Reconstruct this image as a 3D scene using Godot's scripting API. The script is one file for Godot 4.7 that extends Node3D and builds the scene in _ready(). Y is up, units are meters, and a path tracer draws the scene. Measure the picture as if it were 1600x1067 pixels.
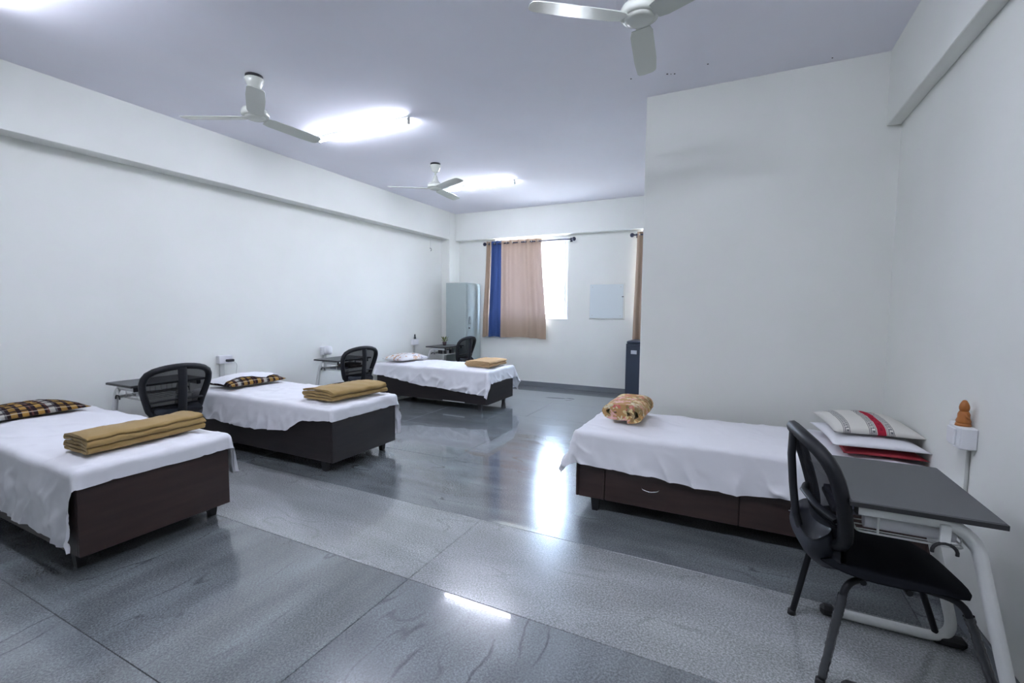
extends Node3D
# A hostel dormitory: four cots, four desks with chairs, ceiling fans and tube lights on a polished granite floor.

const H := 3.14          # ceiling height
const XL := -5.0         # left wall
const XR := 0.94         # right wall
const ZB := -7.5         # back wall
const ZN := 2.6          # wall behind the camera
const ZP := -4.02        # face of the partition block
const XP := -0.748       # corner of the partition block
const SOFFIT := 2.645

var M := {}
var used := {}
var noise := FastNoiseLite.new()
var rng := RandomNumberGenerator.new()


func _ready() -> void:
	rng.seed = 11
	noise.seed = 5
	noise.frequency = 1.0
	# ---- camera
	var cam := Camera3D.new()
	cam.name = "camera"
	cam.fov = 73.35
	cam.near = 0.05
	cam.far = 200.0
	cam.position = Vector3(0, 1.38, 0)
	cam.rotation_degrees = Vector3(-4.075, 26.191, 0.469)
	add_child(cam)
	cam.current = true
	# ---- sky and exposure
	var sky := ProceduralSkyMaterial.new()
	sky.sky_top_color = Color(0.74, 0.85, 1.0)
	sky.sky_horizon_color = Color(0.88, 0.93, 1.0)
	sky.ground_bottom_color = Color(0.50, 0.52, 0.54)
	sky.ground_horizon_color = Color(0.75, 0.77, 0.80)
	var env := Environment.new()
	env.background_mode = Environment.BG_SKY
	env.sky = Sky.new()
	env.sky.sky_material = sky
	env.background_energy_multiplier = 22.0
	env.tonemap_mode = Environment.TONE_MAPPER_LINEAR
	env.tonemap_exposure = 3.85
	env.sdfgi_enabled = true
	env.ssao_enabled = true
	env.ssil_enabled = true
	var we := WorldEnvironment.new()
	we.name = "environment"
	we.environment = env
	add_child(we)
	# ---- the room, then the things in it
	make_materials()
	build_lights()
	build_room()
	build_windows()
	build_beds()
	build_desks()
	build_chairs()
	build_fans()
	build_wall_things()
	build_small_things()


# ------------------------------------------------------------------ helpers
func mat(c: Color, rough := 0.8, spec := 0.5, metal := 0.0) -> StandardMaterial3D:
	var m := StandardMaterial3D.new()
	m.albedo_color = c
	m.roughness = rough
	m.metallic_specular = spec
	m.metallic = metal
	return m


func lin(r: float, g: float, b: float) -> Color:
	return Color(r, g, b).linear_to_srgb()


func new_st() -> SurfaceTool:
	var st := SurfaceTool.new()
	st.begin(Mesh.PRIMITIVE_TRIANGLES)
	return st


func done(st: SurfaceTool) -> ArrayMesh:
	st.generate_normals()
	st.index()
	return st.commit()


# a convex polygon, wound so that it faces along out
func poly(st: SurfaceTool, pts: Array, out: Vector3) -> void:
	var n: Vector3 = (pts[1] - pts[0]).cross(pts[2] - pts[0])
	var p := pts.duplicate()
	if n.dot(out) > 0.0:
		p.reverse()
	for i in range(1, p.size() - 1):
		for v in [p[0], p[i], p[i + 1]]:
			st.add_vertex(v)


# a box with chamfered edges
func box(st: SurfaceTool, c: Vector3, s: Vector3, b := 0.004, basis := Basis()) -> void:
	st.set_smooth_group(-1)
	var h := s / 2.0
	b = minf(b, minf(h.x, minf(h.y, h.z)) * 0.9)
	var vert := func(sg: Vector3, ax: int) -> Vector3:
		var v := Vector3(sg.x * (h.x - b), sg.y * (h.y - b), sg.z * (h.z - b))
		v[ax] = sg[ax] * h[ax]
		return c + basis * v
	for ax in 3:
		var a1 := (ax + 1) % 3
		var a2 := (ax + 2) % 3
		for sg in [-1.0, 1.0]:
			var pts := []
			for k in [[-1, -1], [1, -1], [1, 1], [-1, 1]]:
				var s3 := Vector3.ZERO
				s3[ax] = sg
				s3[a1] = k[0]
				s3[a2] = k[1]
				pts.append(vert.call(s3, ax))
			var o := Vector3.ZERO
			o[ax] = sg
			poly(st, pts, basis * o)
	if b < 0.0006:
		return
	for ax in 3:                       # edges run along ax
		var a1 := (ax + 1) % 3
		var a2 := (ax + 2) % 3
		for k in [[-1, -1], [1, -1], [1, 1], [-1, 1]]:
			var lo := Vector3.ZERO
			lo[a1] = k[0]
			lo[a2] = k[1]
			var hi := lo
			lo[ax] = -1
			hi[ax] = 1
			var o := lo + hi
			poly(st, [vert.call(lo, a1), vert.call(hi, a1), vert.call(hi, a2), vert.call(lo, a2)], basis * o)
	for sx in [-1.0, 1.0]:
		for sy in [-1.0, 1.0]:
			for sz in [-1.0, 1.0]:
				var sg := Vector3(sx, sy, sz)
				poly(st, [vert.call(sg, 0), vert.call(sg, 1), vert.call(sg, 2)], basis * sg)


func box_mesh(c: Vector3, s: Vector3, b := 0.004, basis := Basis()) -> ArrayMesh:
	var st := new_st()
	box(st, c, s, b, basis)
	return done(st)


# box between two corners
func span(st: SurfaceTool, a: Vector3, b: Vector3, bev := 0.0) -> void:
	box(st, (a + b) / 2.0, (b - a).abs(), bev)


# a surface of nu by nv cells; f takes u and v from 0 to 1
func grid(st: SurfaceTool, nu: int, nv: int, f: Callable, flip := false, uvs := Vector2.ONE) -> void:
	st.set_smooth_group(0)
	var p := []
	for i in nu + 1:
		for j in nv + 1:
			p.append(f.call(float(i) / nu, float(j) / nv))
	for i in nu:
		for j in nv:
			var k := [[i, j], [i + 1, j], [i + 1, j + 1], [i, j + 1]]
			var order := [0, 2, 1, 0, 3, 2] if not flip else [0, 1, 2, 0, 2, 3]
			for o in order:
				var q: Array = k[o]
				st.set_uv(Vector2(float(q[0]) / nu * uvs.x, float(q[1]) / nv * uvs.y))
				st.add_vertex(p[q[0] * (nv + 1) + q[1]])


# a round bar along points; the radius may be squashed by flat across the second axis
func tube(st: SurfaceTool, pts: Array, r: float, segs := 10, closed := false, flat := 1.0, r_end := -1.0) -> void:
	st.set_smooth_group(0)
	var n := pts.size()
	var rings := []
	var up := Vector3.UP
	var t0: Vector3 = (pts[1] - pts[0]).normalized()
	if absf(t0.dot(up)) > 0.9:
		up = Vector3.RIGHT
	var side := t0.cross(up).normalized()
	for i in n:
		var a: Vector3 = pts[(i - 1 + n) % n] if closed or i > 0 else pts[0]
		var b: Vector3 = pts[(i + 1) % n] if closed or i < n - 1 else pts[n - 1]
		var t := (b - a).normalized()
		side = (side - t * side.dot(t)).normalized()
		var oth := side.cross(t).normalized()
		var rr := r if r_end < 0.0 else lerpf(r, r_end, float(i) / (n - 1))
		var ring := []
		for k in segs:
			var an := TAU * k / segs
			ring.append(pts[i] + side * cos(an) * rr + oth * sin(an) * rr * flat)
		rings.append(ring)
	var last := n if closed else n - 1
	for i in last:
		var j := (i + 1) % n
		for k in segs:
			var l := (k + 1) % segs
			for v in [rings[i][k], rings[j][l], rings[i][l], rings[i][k], rings[j][k], rings[j][l]]:
				st.add_vertex(v)
	if not closed:
		st.set_smooth_group(-1)
		poly(st, rings[0], pts[0] - pts[1])
		poly(st, rings[n - 1], pts[n - 1] - pts[n - 2])


func tube_mesh(pts: Array, r: float, segs := 10, closed := false, flat := 1.0, r_end := -1.0) -> ArrayMesh:
	var st := new_st()
	tube(st, pts, r, segs, closed, flat, r_end)
	return done(st)


# straight points turned into a path with rounded bends
func bend(pts: Array, r: float, n := 6) -> Array:
	var out := [pts[0]]
	for i in range(1, pts.size() - 1):
		var a: Vector3 = pts[i - 1]
		var b: Vector3 = pts[i]
		var c: Vector3 = pts[i + 1]
		var rr := minf(r, minf(a.distance_to(b), b.distance_to(c)) * 0.49)
		var p := b + (a - b).normalized() * rr
		var q := b + (c - b).normalized() * rr
		for k in n + 1:
			var t := float(k) / n
			out.append(p.lerp(b, t).lerp(b.lerp(q, t), t))
	out.append(pts[pts.size() - 1])
	return out


# a turned shape: profile of (radius, height) from top to bottom round the y axis at c
func lathe(st: SurfaceTool, c: Vector3, prof: Array, segs := 24, squash := 1.0) -> void:
	st.set_smooth_group(0)
	for i in prof.size() - 1:
		var a: Vector2 = prof[i]
		var b: Vector2 = prof[i + 1]
		for k in segs:
			var t0 := TAU * k / segs
			var t1 := TAU * (k + 1) / segs
			var d0 := Vector3(cos(t0), 0, sin(t0) * squash)
			var d1 := Vector3(cos(t1), 0, sin(t1) * squash)
			var p := [c + d0 * a.x + Vector3.UP * a.y, c + d1 * a.x + Vector3.UP * a.y, c + d1 * b.x + Vector3.UP * b.y, c + d0 * b.x + Vector3.UP * b.y]
			if a.x > 0.0001:
				for q in [0, 1, 2] if b.x > 0.0001 else [0, 1, 3]:
					st.add_vertex(p[q])
			if b.x > 0.0001:
				for q in [0, 2, 3]:
					st.add_vertex(p[q])


func lathe_mesh(c: Vector3, prof: Array, segs := 24, squash := 1.0) -> ArrayMesh:
	var st := new_st()
	lathe(st, c, prof, segs, squash)
	return done(st)


# a flat outline in the plane of x and y, thickened along z
func prism(st: SurfaceTool, outline: Array, z0: float, z1: float, xf := Transform3D()) -> void:
	st.set_smooth_group(-1)
	var pk := PackedVector2Array(outline)
	var tri := Geometry2D.triangulate_polygon(pk)
	for t in tri.size() / 3:
		var a := pk[tri[t * 3]]
		var b := pk[tri[t * 3 + 1]]
		var c := pk[tri[t * 3 + 2]]
		poly(st, [xf * Vector3(a.x, a.y, z0), xf * Vector3(b.x, b.y, z0), xf * Vector3(c.x, c.y, z0)], xf.basis * Vector3(0, 0, z0 - z1))
		poly(st, [xf * Vector3(a.x, a.y, z1), xf * Vector3(b.x, b.y, z1), xf * Vector3(c.x, c.y, z1)], xf.basis * Vector3(0, 0, z1 - z0))
	var ccw := not Geometry2D.is_polygon_clockwise(pk)
	for i in pk.size():
		var a := pk[i]
		var b := pk[(i + 1) % pk.size()]
		var o := Vector3(b.y - a.y, a.x - b.x, 0) * (1.0 if ccw else -1.0)
		poly(st, [xf * Vector3(a.x, a.y, z0), xf * Vector3(b.x, b.y, z0), xf * Vector3(b.x, b.y, z1), xf * Vector3(a.x, a.y, z1)], xf.basis * o)


func numbered(called: String) -> String:
	var n: int = used.get(called, 0)
	used[called] = n + 1
	return called if n == 0 else "%s_%03d" % [called, n]


func thing(called: String, label: String, category: String, at := Vector3.ZERO, turn := 0.0, group := "") -> Node3D:
	var o := Node3D.new()
	o.name = numbered(called)
	add_child(o)
	o.position = at
	o.rotation.y = turn
	tag(o, label, category, group)
	return o


func tag(o: Node, label: String, category: String, group := "") -> void:
	o.set_meta("label", label)
	o.set_meta("category", category)
	if group:
		o.set_meta("group", group)


func part(parent: Node, called: String, mesh: Mesh, m: Material) -> MeshInstance3D:
	var o := MeshInstance3D.new()
	o.name = called
	o.mesh = mesh
	o.material_override = m
	parent.add_child(o, true)
	return o


func single(called: String, mesh: Mesh, m: Material, label: String, category: String, group := "", at := Vector3.ZERO, turn := 0.0) -> MeshInstance3D:
	var o := part(self, numbered(called), mesh, m)
	o.position = at
	o.rotation.y = turn
	tag(o, label, category, group)
	return o


func struct(called: String, mesh: Mesh, m: Material) -> MeshInstance3D:
	var o := part(self, called, mesh, m)
	o.set_meta("kind", "structure")
	return o


func ramp(x: float, pts: Array) -> float:      # pts: [[x, value], ...] in order
	if x <= pts[0][0]:
		return pts[0][1]
	for i in pts.size() - 1:
		if x <= pts[i + 1][0]:
			return lerpf(pts[i][1], pts[i + 1][1], smoothstep(0.0, 1.0, (x - pts[i][0]) / (pts[i + 1][0] - pts[i][0])))
	return pts[pts.size() - 1][1]


# ------------------------------------------------------------------ materials
func grey_noise(w: int, h: int, freq: float, sd: int, octaves := 4, type := FastNoiseLite.TYPE_SIMPLEX_SMOOTH, warp := 0.0) -> PackedByteArray:
	var n := FastNoiseLite.new()
	n.seed = sd
	n.frequency = freq
	n.noise_type = type
	n.fractal_octaves = octaves
	if octaves <= 1:
		n.fractal_type = FastNoiseLite.FRACTAL_NONE
	if warp > 0.0:
		n.domain_warp_enabled = true
		n.domain_warp_amplitude = warp
		n.domain_warp_frequency = freq * 0.7
	var im := n.get_seamless_image(w, h, false, false, 0.2)
	im.convert(Image.FORMAT_L8)
	return im.get_data()


func stretched(freq: float, sd: int, size: int, kx: int, ky: int, octaves := 3, warp := 0.0) -> PackedByteArray:
	var n := FastNoiseLite.new()
	n.seed = sd
	n.frequency = freq
	n.fractal_octaves = octaves
	if warp > 0.0:
		n.domain_warp_enabled = true
		n.domain_warp_amplitude = warp
		n.domain_warp_frequency = freq * 0.5
	var im := n.get_seamless_image(size / kx, size / ky, false, false, 0.2)
	im.convert(Image.FORMAT_L8)
	im.resize(size, size, Image.INTERPOLATE_CUBIC)
	return im.get_data()


# polished granite: fine crystals, cloudy bands and dark wisps that run one way
func granite(sd: int, base: Color, speck: float, cloud: float, vein: float, kx: int, ky: int) -> ImageTexture:
	var s := 1024
	var fine := grey_noise(s, s, 0.45, sd, 1)
	var mid := grey_noise(s, s, 0.16, sd + 1, 2)
	var big := stretched(0.012, sd + 2, s, kx, ky, 3, 30.0)
	var wisp := stretched(0.016, sd + 3, s, kx, ky, 2, 18.0)
	var data := PackedByteArray()
	data.resize(s * s * 3)
	var br := base.r
	var bg := base.g
	var bb := base.b
	for i in s * s:
		var f := (fine[i] - 127.5) / 127.5
		var m := (mid[i] - 127.5) / 127.5
		var c := (big[i] - 127.5) / 127.5
		var w := absf(wisp[i] - 127.5) / 127.5
		var v := maxf(0.0, 1.0 - w * 10.0) * clampf(c * 2.4 - 0.1, 0.0, 1.0)
		var k := (1.0 + speck * (f * 0.65 + m * 0.75) + cloud * c) * (1.0 - vein * v)
		k = clampf(k, 0.05, 2.0)
		data[i * 3] = int(clampf(br * k * 255.0, 0, 255))
		data[i * 3 + 1] = int(clampf(bg * k * 255.0, 0, 255))
		data[i * 3 + 2] = int(clampf(bb * k * 255.0, 0, 255))
	return ImageTexture.create_from_image(Image.create_from_data(s, s, false, Image.FORMAT_RGB8, data))


func speckled(c0: Color, c1: Color, freq: float, sd: int, w := 256, octaves := 4) -> ImageTexture:
	var n := grey_noise(w, w, freq, sd, octaves)
	var data := PackedByteArray()
	data.resize(w * w * 3)
	for i in w * w:
		var c := c0.lerp(c1, n[i] / 255.0)
		data[i * 3] = c.r8
		data[i * 3 + 1] = c.g8
		data[i * 3 + 2] = c.b8
	return ImageTexture.create_from_image(Image.create_from_data(w, w, false, Image.FORMAT_RGB8, data))


func wood_grain(c0: Color, c1: Color, sd: int) -> ImageTexture:
	var s := 256
	var a := stretched(0.05, sd, s, 8, 1, 4, 6.0)
	var data := PackedByteArray()
	data.resize(s * s * 3)
	for i in s * s:
		var c := c0.lerp(c1, a[i] / 255.0)
		data[i * 3] = c.r8
		data[i * 3 + 1] = c.g8
		data[i * 3 + 2] = c.b8
	return ImageTexture.create_from_image(Image.create_from_data(s, s, false, Image.FORMAT_RGB8, data))


# woven plaid of brown, black, ochre and cream
func plaid() -> ImageTexture:
	var im := Image.create(256, 256, false, Image.FORMAT_RGB8)
	var cols := [Color("2b2023"), Color("a07c3c"), Color("2b2023"), Color("5c3a34"), Color("aaa8a2"), Color("5a5a5c"), Color("2b2023"), Color("8f7038")]
	var wid := [22, 34, 14, 12, 30, 12, 18, 34]
	var line := []
	while line.size() < 256:
		for k in cols.size():
			for q in wid[k]:
				line.append(cols[k])
	for y in 256:
		for x in 256:
			var band := (y / 22) % 3
			var c: Color = line[x]
			if band == 1:
				c = c.lerp(Color("2a2124"), 0.72)
			if band == 2 and (y % 22) in [9, 10, 11, 12]:
				c = c.lerp(Color("d8d2c4"), 0.6)
			c = c.lerp(Color.BLACK, 0.10 if (x + y) % 4 < 2 else 0.0)
			im.set_pixel(x, y, c)
	return ImageTexture.create_from_image(im)


# off-white pillow cloth with a red band between two grey fret borders
func fret_cloth() -> ImageTexture:
	var im := Image.create(512, 256, false, Image.FORMAT_RGB8)
	im.fill(Color("d9d7d0"))
	var dark := Color("3f3f45")
	for x in 512:
		for y in 256:
			var c := Color("d9d7d0")
			if x > 250 and x < 300:
				c = Color("a8283c")
				if (y / 8) % 3 == 0 and x > 268 and x < 282:
					c = Color("8d2034")
			for x0 in [56, 206, 304]:
				var q: int = x - x0
				if q >= 0 and q < 40:
					if q < 3 or q > 36 or q in [8, 9]:
						c = dark
					elif q > 11 and q < 34:
						var gx := (q - 12) / 4
						var gy := (y / 4) % 6
						if gy == 0 or (gx == 0 and gy < 5) or (gx == 4 and gy > 1) or (gy == 2 and gx > 1) or (gx == 2 and gy in [2, 3, 4]):
							c = Color("6a6a6e")
			im.set_pixel(x, y, c)
	return ImageTexture.create_from_image(im)


# big loose flowers on a plain ground
func floral(ground: Color, petals: Array, sd: int, count: int, rad: float, size := 256) -> ImageTexture:
	var im := Image.create(size, size, false, Image.FORMAT_RGB8)
	im.fill(ground)
	var r := RandomNumberGenerator.new()
	r.seed = sd
	for k in count:
		var cx := r.randf() * size
		var cy := r.randf() * size
		var rr := rad * r.randf_range(0.6, 1.3) * size
		var col: Color = petals[k % petals.size()]
		var lobes := r.randi_range(3, 6)
		var ph := r.randf() * TAU
		for dx in range(-int(rr), int(rr) + 1):
			for dy in range(-int(rr), int(rr) + 1):
				var d := sqrt(float(dx * dx + dy * dy)) / rr
				var an := atan2(dy, dx)
				var edge := 0.62 + 0.38 * cos(an * lobes + ph)
				if d < edge:
					var c := col.lerp(Color.WHITE, 0.25) if d < edge * 0.4 else col
					im.set_pixel(posmod(int(cx) + dx, size), posmod(int(cy) + dy, size), c)
	return ImageTexture.create_from_image(im)


func textured(t: Texture2D, rough: float, scale := 1.0, tri := false, spec := 0.5) -> StandardMaterial3D:
	var m := mat(Color.WHITE, rough, spec)
	m.albedo_texture = t
	m.uv1_scale = Vector3.ONE * scale
	m.uv1_triplanar = tri
	return m


func make_materials() -> void:
	M.wall = textured(speckled(lin(0.76, 0.772, 0.73), lin(0.80, 0.812, 0.77), 0.01, 21), 0.55, 0.4, true, 0.35)
	M.wall.uv1_world_triplanar = true
	M.ceiling = textured(speckled(lin(0.825, 0.82, 0.885), lin(0.86, 0.855, 0.92), 0.01, 22), 0.8, 0.35, true, 0.3)
	M.ceiling.uv1_world_triplanar = true
	M.granite_a = textured(granite(101, Color(0.425, 0.445, 0.455), 0.30, 0.16, 0.30, 2, 6), 0.20)
	M.granite_b = textured(granite(201, Color(0.440, 0.460, 0.470), 0.28, 0.18, 0.32, 2, 5), 0.20)
	M.granite_c = textured(granite(301, Color(0.560, 0.572, 0.575), 0.34, 0.09, 0.14, 6, 2), 0.22)
	for k in ["granite_a", "granite_b", "granite_c"]:
		M[k].metallic_specular = 0.5
		M[k].clearcoat_enabled = true
		M[k].clearcoat = 0.8
		M[k].clearcoat_roughness = 0.03
	M.stain = mat(lin(0.06, 0.065, 0.07), 0.25)
	M.joint = mat(lin(0.05, 0.055, 0.06), 0.6)
	M.skirting = textured(speckled(lin(0.14, 0.155, 0.17), lin(0.24, 0.26, 0.28), 0.5, 31), 0.25, 2.0, true)
	M.laminate = textured(wood_grain(lin(0.013, 0.0105, 0.0115), lin(0.026, 0.019, 0.019), 41), 0.34, 1.2, true, 0.5)
	M.laminate_brown = textured(wood_grain(lin(0.030, 0.017, 0.015), lin(0.050, 0.028, 0.024), 42), 0.36, 1.2, true, 0.5)
	M.leg_black = mat(lin(0.012, 0.012, 0.014), 0.4)
	M.sheet = mat(lin(0.80, 0.80, 0.83), 0.9, 0.2)
	M.sheet.rim_enabled = true
	M.sheet.rim = 0.2
	M.sheet.cull_mode = BaseMaterial3D.CULL_DISABLED
	M.mattress = mat(lin(0.52, 0.47, 0.46), 0.9, 0.2)
	M.tan = textured(speckled(lin(0.30, 0.20, 0.075), lin(0.36, 0.245, 0.10), 0.4, 51), 0.95, 6.0, true, 0.2)
	M.tan.rim_enabled = true
	M.tan.rim = 0.3
	M.tan_pale = textured(speckled(lin(0.45, 0.30, 0.16), lin(0.52, 0.36, 0.21), 0.4, 52), 0.95, 6.0, true, 0.2)
	M.plaid = textured(plaid(), 0.9, 1.0, false, 0.2)
	M.plaid.uv1_scale = Vector3(2.2, 1.8, 1)
	M.fret = textured(fret_cloth(), 0.9, 1.0, false, 0.2)
	M.flower_pillow = textured(floral(lin(0.72, 0.70, 0.70), [lin(0.45, 0.20, 0.08), lin(0.35, 0.33, 0.36), lin(0.60, 0.34, 0.18)], 61, 40, 0.06), 0.9, 1.0, false, 0.2)
	M.quilt = textured(floral(lin(0.46, 0.27, 0.11), [lin(0.60, 0.16, 0.14), lin(0.72, 0.60, 0.32), lin(0.72, 0.40, 0.36), lin(0.70, 0.62, 0.42), lin(0.26, 0.18, 0.08)], 62, 60, 0.10), 0.9, 2.6, true, 0.2)
	M.red = mat(lin(0.30, 0.02, 0.03), 0.8)
	M.desk_top = textured(speckled(lin(0.055, 0.058, 0.062), lin(0.072, 0.075, 0.08), 0.3, 71), 0.42, 3.0, true)
	M.desk_edge = mat(lin(0.022, 0.023, 0.025), 0.45)
	M.white_metal = mat(lin(0.72, 0.73, 0.71), 0.35)
	M.rubber = mat(lin(0.012, 0.012, 0.014), 0.6)
	M.chair_black = mat(lin(0.007, 0.008, 0.011), 0.5, 0.4)
	M.chair_cloth = textured(speckled(lin(0.006, 0.007, 0.009), lin(0.013, 0.014, 0.018), 0.5, 81), 0.95, 8.0, true, 0.2)
	M.chair_shell = mat(lin(0.016, 0.019, 0.028), 0.55)
	M.chair_mesh = mat(lin(0.010, 0.011, 0.014), 0.9, 0.2)
	M.chair_mesh.albedo_color.a = 0.86
	M.chair_mesh.transparency = BaseMaterial3D.TRANSPARENCY_ALPHA
	M.chair_mesh.cull_mode = BaseMaterial3D.CULL_DISABLED
	M.wrap = mat(lin(0.035, 0.037, 0.042), 0.06, 0.8)
	M.fan = mat(lin(0.62, 0.64, 0.58), 0.22, 0.5)
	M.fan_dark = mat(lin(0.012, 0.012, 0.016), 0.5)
	M.plastic = mat(lin(0.75, 0.76, 0.78), 0.35)
	M.dark_plastic = mat(lin(0.012, 0.013, 0.018), 0.35)
	M.conduit = mat(lin(0.55, 0.56, 0.53), 0.5)
	M.idol = mat(lin(0.36, 0.12, 0.02), 0.5)
	M.idol_dark = mat(lin(0.03, 0.04, 0.045), 0.5)
	M.chrome = mat(lin(0.62, 0.63, 0.65), 0.2, 0.5, 1.0)
	M.steel_locker = mat(lin(0.36, 0.42, 0.41), 0.42)
	M.seam = mat(lin(0.06, 0.07, 0.07), 0.6)
	M.navy = mat(lin(0.032, 0.043, 0.070), 0.4)
	M.sticker = mat(lin(0.55, 0.57, 0.62), 0.6)
	M.panel = mat(lin(0.70, 0.76, 0.77), 0.25)
	M.curtain_tan = cloth(lin(0.36, 0.27, 0.20), lin(0.019, 0.0135, 0.0125))
	M.curtain_blue = cloth(lin(0.040, 0.075, 0.20), lin(0.0035, 0.005, 0.011))
	M.rod = mat(lin(0.03, 0.035, 0.07), 0.3, 0.5, 0.4)
	M.upvc = mat(lin(0.80, 0.81, 0.82), 0.3)
	M.glass = mat(Color(1, 1, 1, 0.06), 0.02)
	M.glass.transparency = BaseMaterial3D.TRANSPARENCY_ALPHA
	M.paper = mat(lin(0.74, 0.74, 0.76), 0.85)
	M.paper_lilac = mat(lin(0.42, 0.41, 0.56), 0.7)
	M.grey_cover = mat(lin(0.20, 0.21, 0.25), 0.5)
	M.brown_cover = mat(lin(0.10, 0.05, 0.03), 0.6)
	M.green = mat(lin(0.06, 0.26, 0.06), 0.5)
	M.yellow = mat(lin(0.55, 0.45, 0.03), 0.5)
	M.pot = mat(lin(0.06, 0.04, 0.045), 0.5)
	M.leaf = mat(lin(0.16, 0.20, 0.06), 0.6)
	M.leaf.cull_mode = BaseMaterial3D.CULL_DISABLED
	M.chip = mat(lin(0.06, 0.06, 0.07), 0.9)
	M.lamp_glow = mat(Color.WHITE, 0.4)
	M.lamp_glow.emission_enabled = true
	M.lamp_glow.emission = Color(0.910, 0.931, 1.0)
	M.lamp_glow.emission_energy_multiplier = 31.0
	M.lamp_glow_new = M.lamp_glow.duplicate()
	M.lamp_glow_new.emission_energy_multiplier = 50.0


func cloth(c: Color, through: Color) -> StandardMaterial3D:
	var m := mat(c, 0.9, 0.2)
	m.backlight_enabled = true
	m.backlight = through
	m.cull_mode = BaseMaterial3D.CULL_DISABLED
	return m


# ------------------------------------------------------------------ tube lights
func build_lights() -> void:
	var spots := [[-3.375, -3.487, "glowing white tube light on the ceiling between the two fans over the cots"], [-3.375, -5.727, "glowing white tube light on the ceiling nearest the curtained window"],
		[-3.375, -1.08, "glowing white tube light on the ceiling above the cot with the plaid pillow"],
		[-0.55, -1.08, "glowing white tube light on the ceiling in front of the fan by the partition"]]
	for sp in spots:
		var t := thing("tube_light", sp[2], "light", Vector3(sp[0], H, sp[1]), 0.0, "tube lights on the ceiling")
		part(t, "batten", box_mesh(Vector3(0, -0.015, 0), Vector3(1.17, 0.03, 0.03), 0.003), M.upvc)
		var st := new_st()
		tube(st, [Vector3(-0.565, -0.045, 0), Vector3(0.565, -0.045, 0)], 0.013, 14)
		part(t, "lamp_tube", done(st), M.lamp_glow_new if sp[0] > -2.0 else M.lamp_glow)
		for s in [-1, 1]:
			part(t, "end_cap", box_mesh(Vector3(s * 0.575, -0.04, 0), Vector3(0.02, 0.05, 0.034), 0.004), M.conduit)
		var l := AreaLight3D.new()
		l.name = "tube_glow"
		l.area_size = Vector2(1.13, 0.026)
		l.area_normalize_energy = true
		l.light_energy = 0.36 if sp[0] > -2.0 else 0.22
		l.light_color = Color(0.910, 0.931, 1.0)
		l.shadow_enabled = true
		l.set("area_range", 20.0)
		l.position = Vector3(0, -0.062, 0)
		l.rotation_degrees = Vector3(-90, 0, 0)
		t.add_child(l)


# ------------------------------------------------------------------ room shell
func slab(parent: Node, x0: float, x1: float, z0: float, z1: float, m: Material, off: Vector2, turn: bool) -> void:
	var st := new_st()
	st.set_smooth_group(-1)
	var g := 0.0012
	var b := 0.0015
	var a := Vector3(x0 + g, 0, z0 + g)
	var c := Vector3(x1 - g, 0, z1 - g)
	var top := [Vector3(a.x + b, 0, a.z + b), Vector3(c.x - b, 0, a.z + b), Vector3(c.x - b, 0, c.z - b), Vector3(a.x + b, 0, c.z - b)]
	var rim := [Vector3(a.x, -b, a.z), Vector3(c.x, -b, a.z), Vector3(c.x, -b, c.z), Vector3(a.x, -b, c.z)]
	var low := []
	for p in rim:
		low.append(Vector3(p.x, -0.02, p.z))
	var uv := func(p: Vector3) -> Vector2:
		var q := Vector2(p.x, p.z) / 2.0
		return (Vector2(q.y, q.x) if turn else q) + off
	var tri := func(l: Array) -> void:
		for p in l:
			st.set_uv(uv.call(p))
			st.add_vertex(p)
	tri.call([top[0], top[1], top[2], top[0], top[2], top[3]])
	for i in 4:
		var j := (i + 1) % 4
		tri.call([rim[i], rim[j], top[j], rim[i], top[j], top[i]])
		tri.call([low[i], low[j], rim[j], low[i], rim[j], rim[i]])
	part(parent, "slab", done(st), m)


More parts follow.
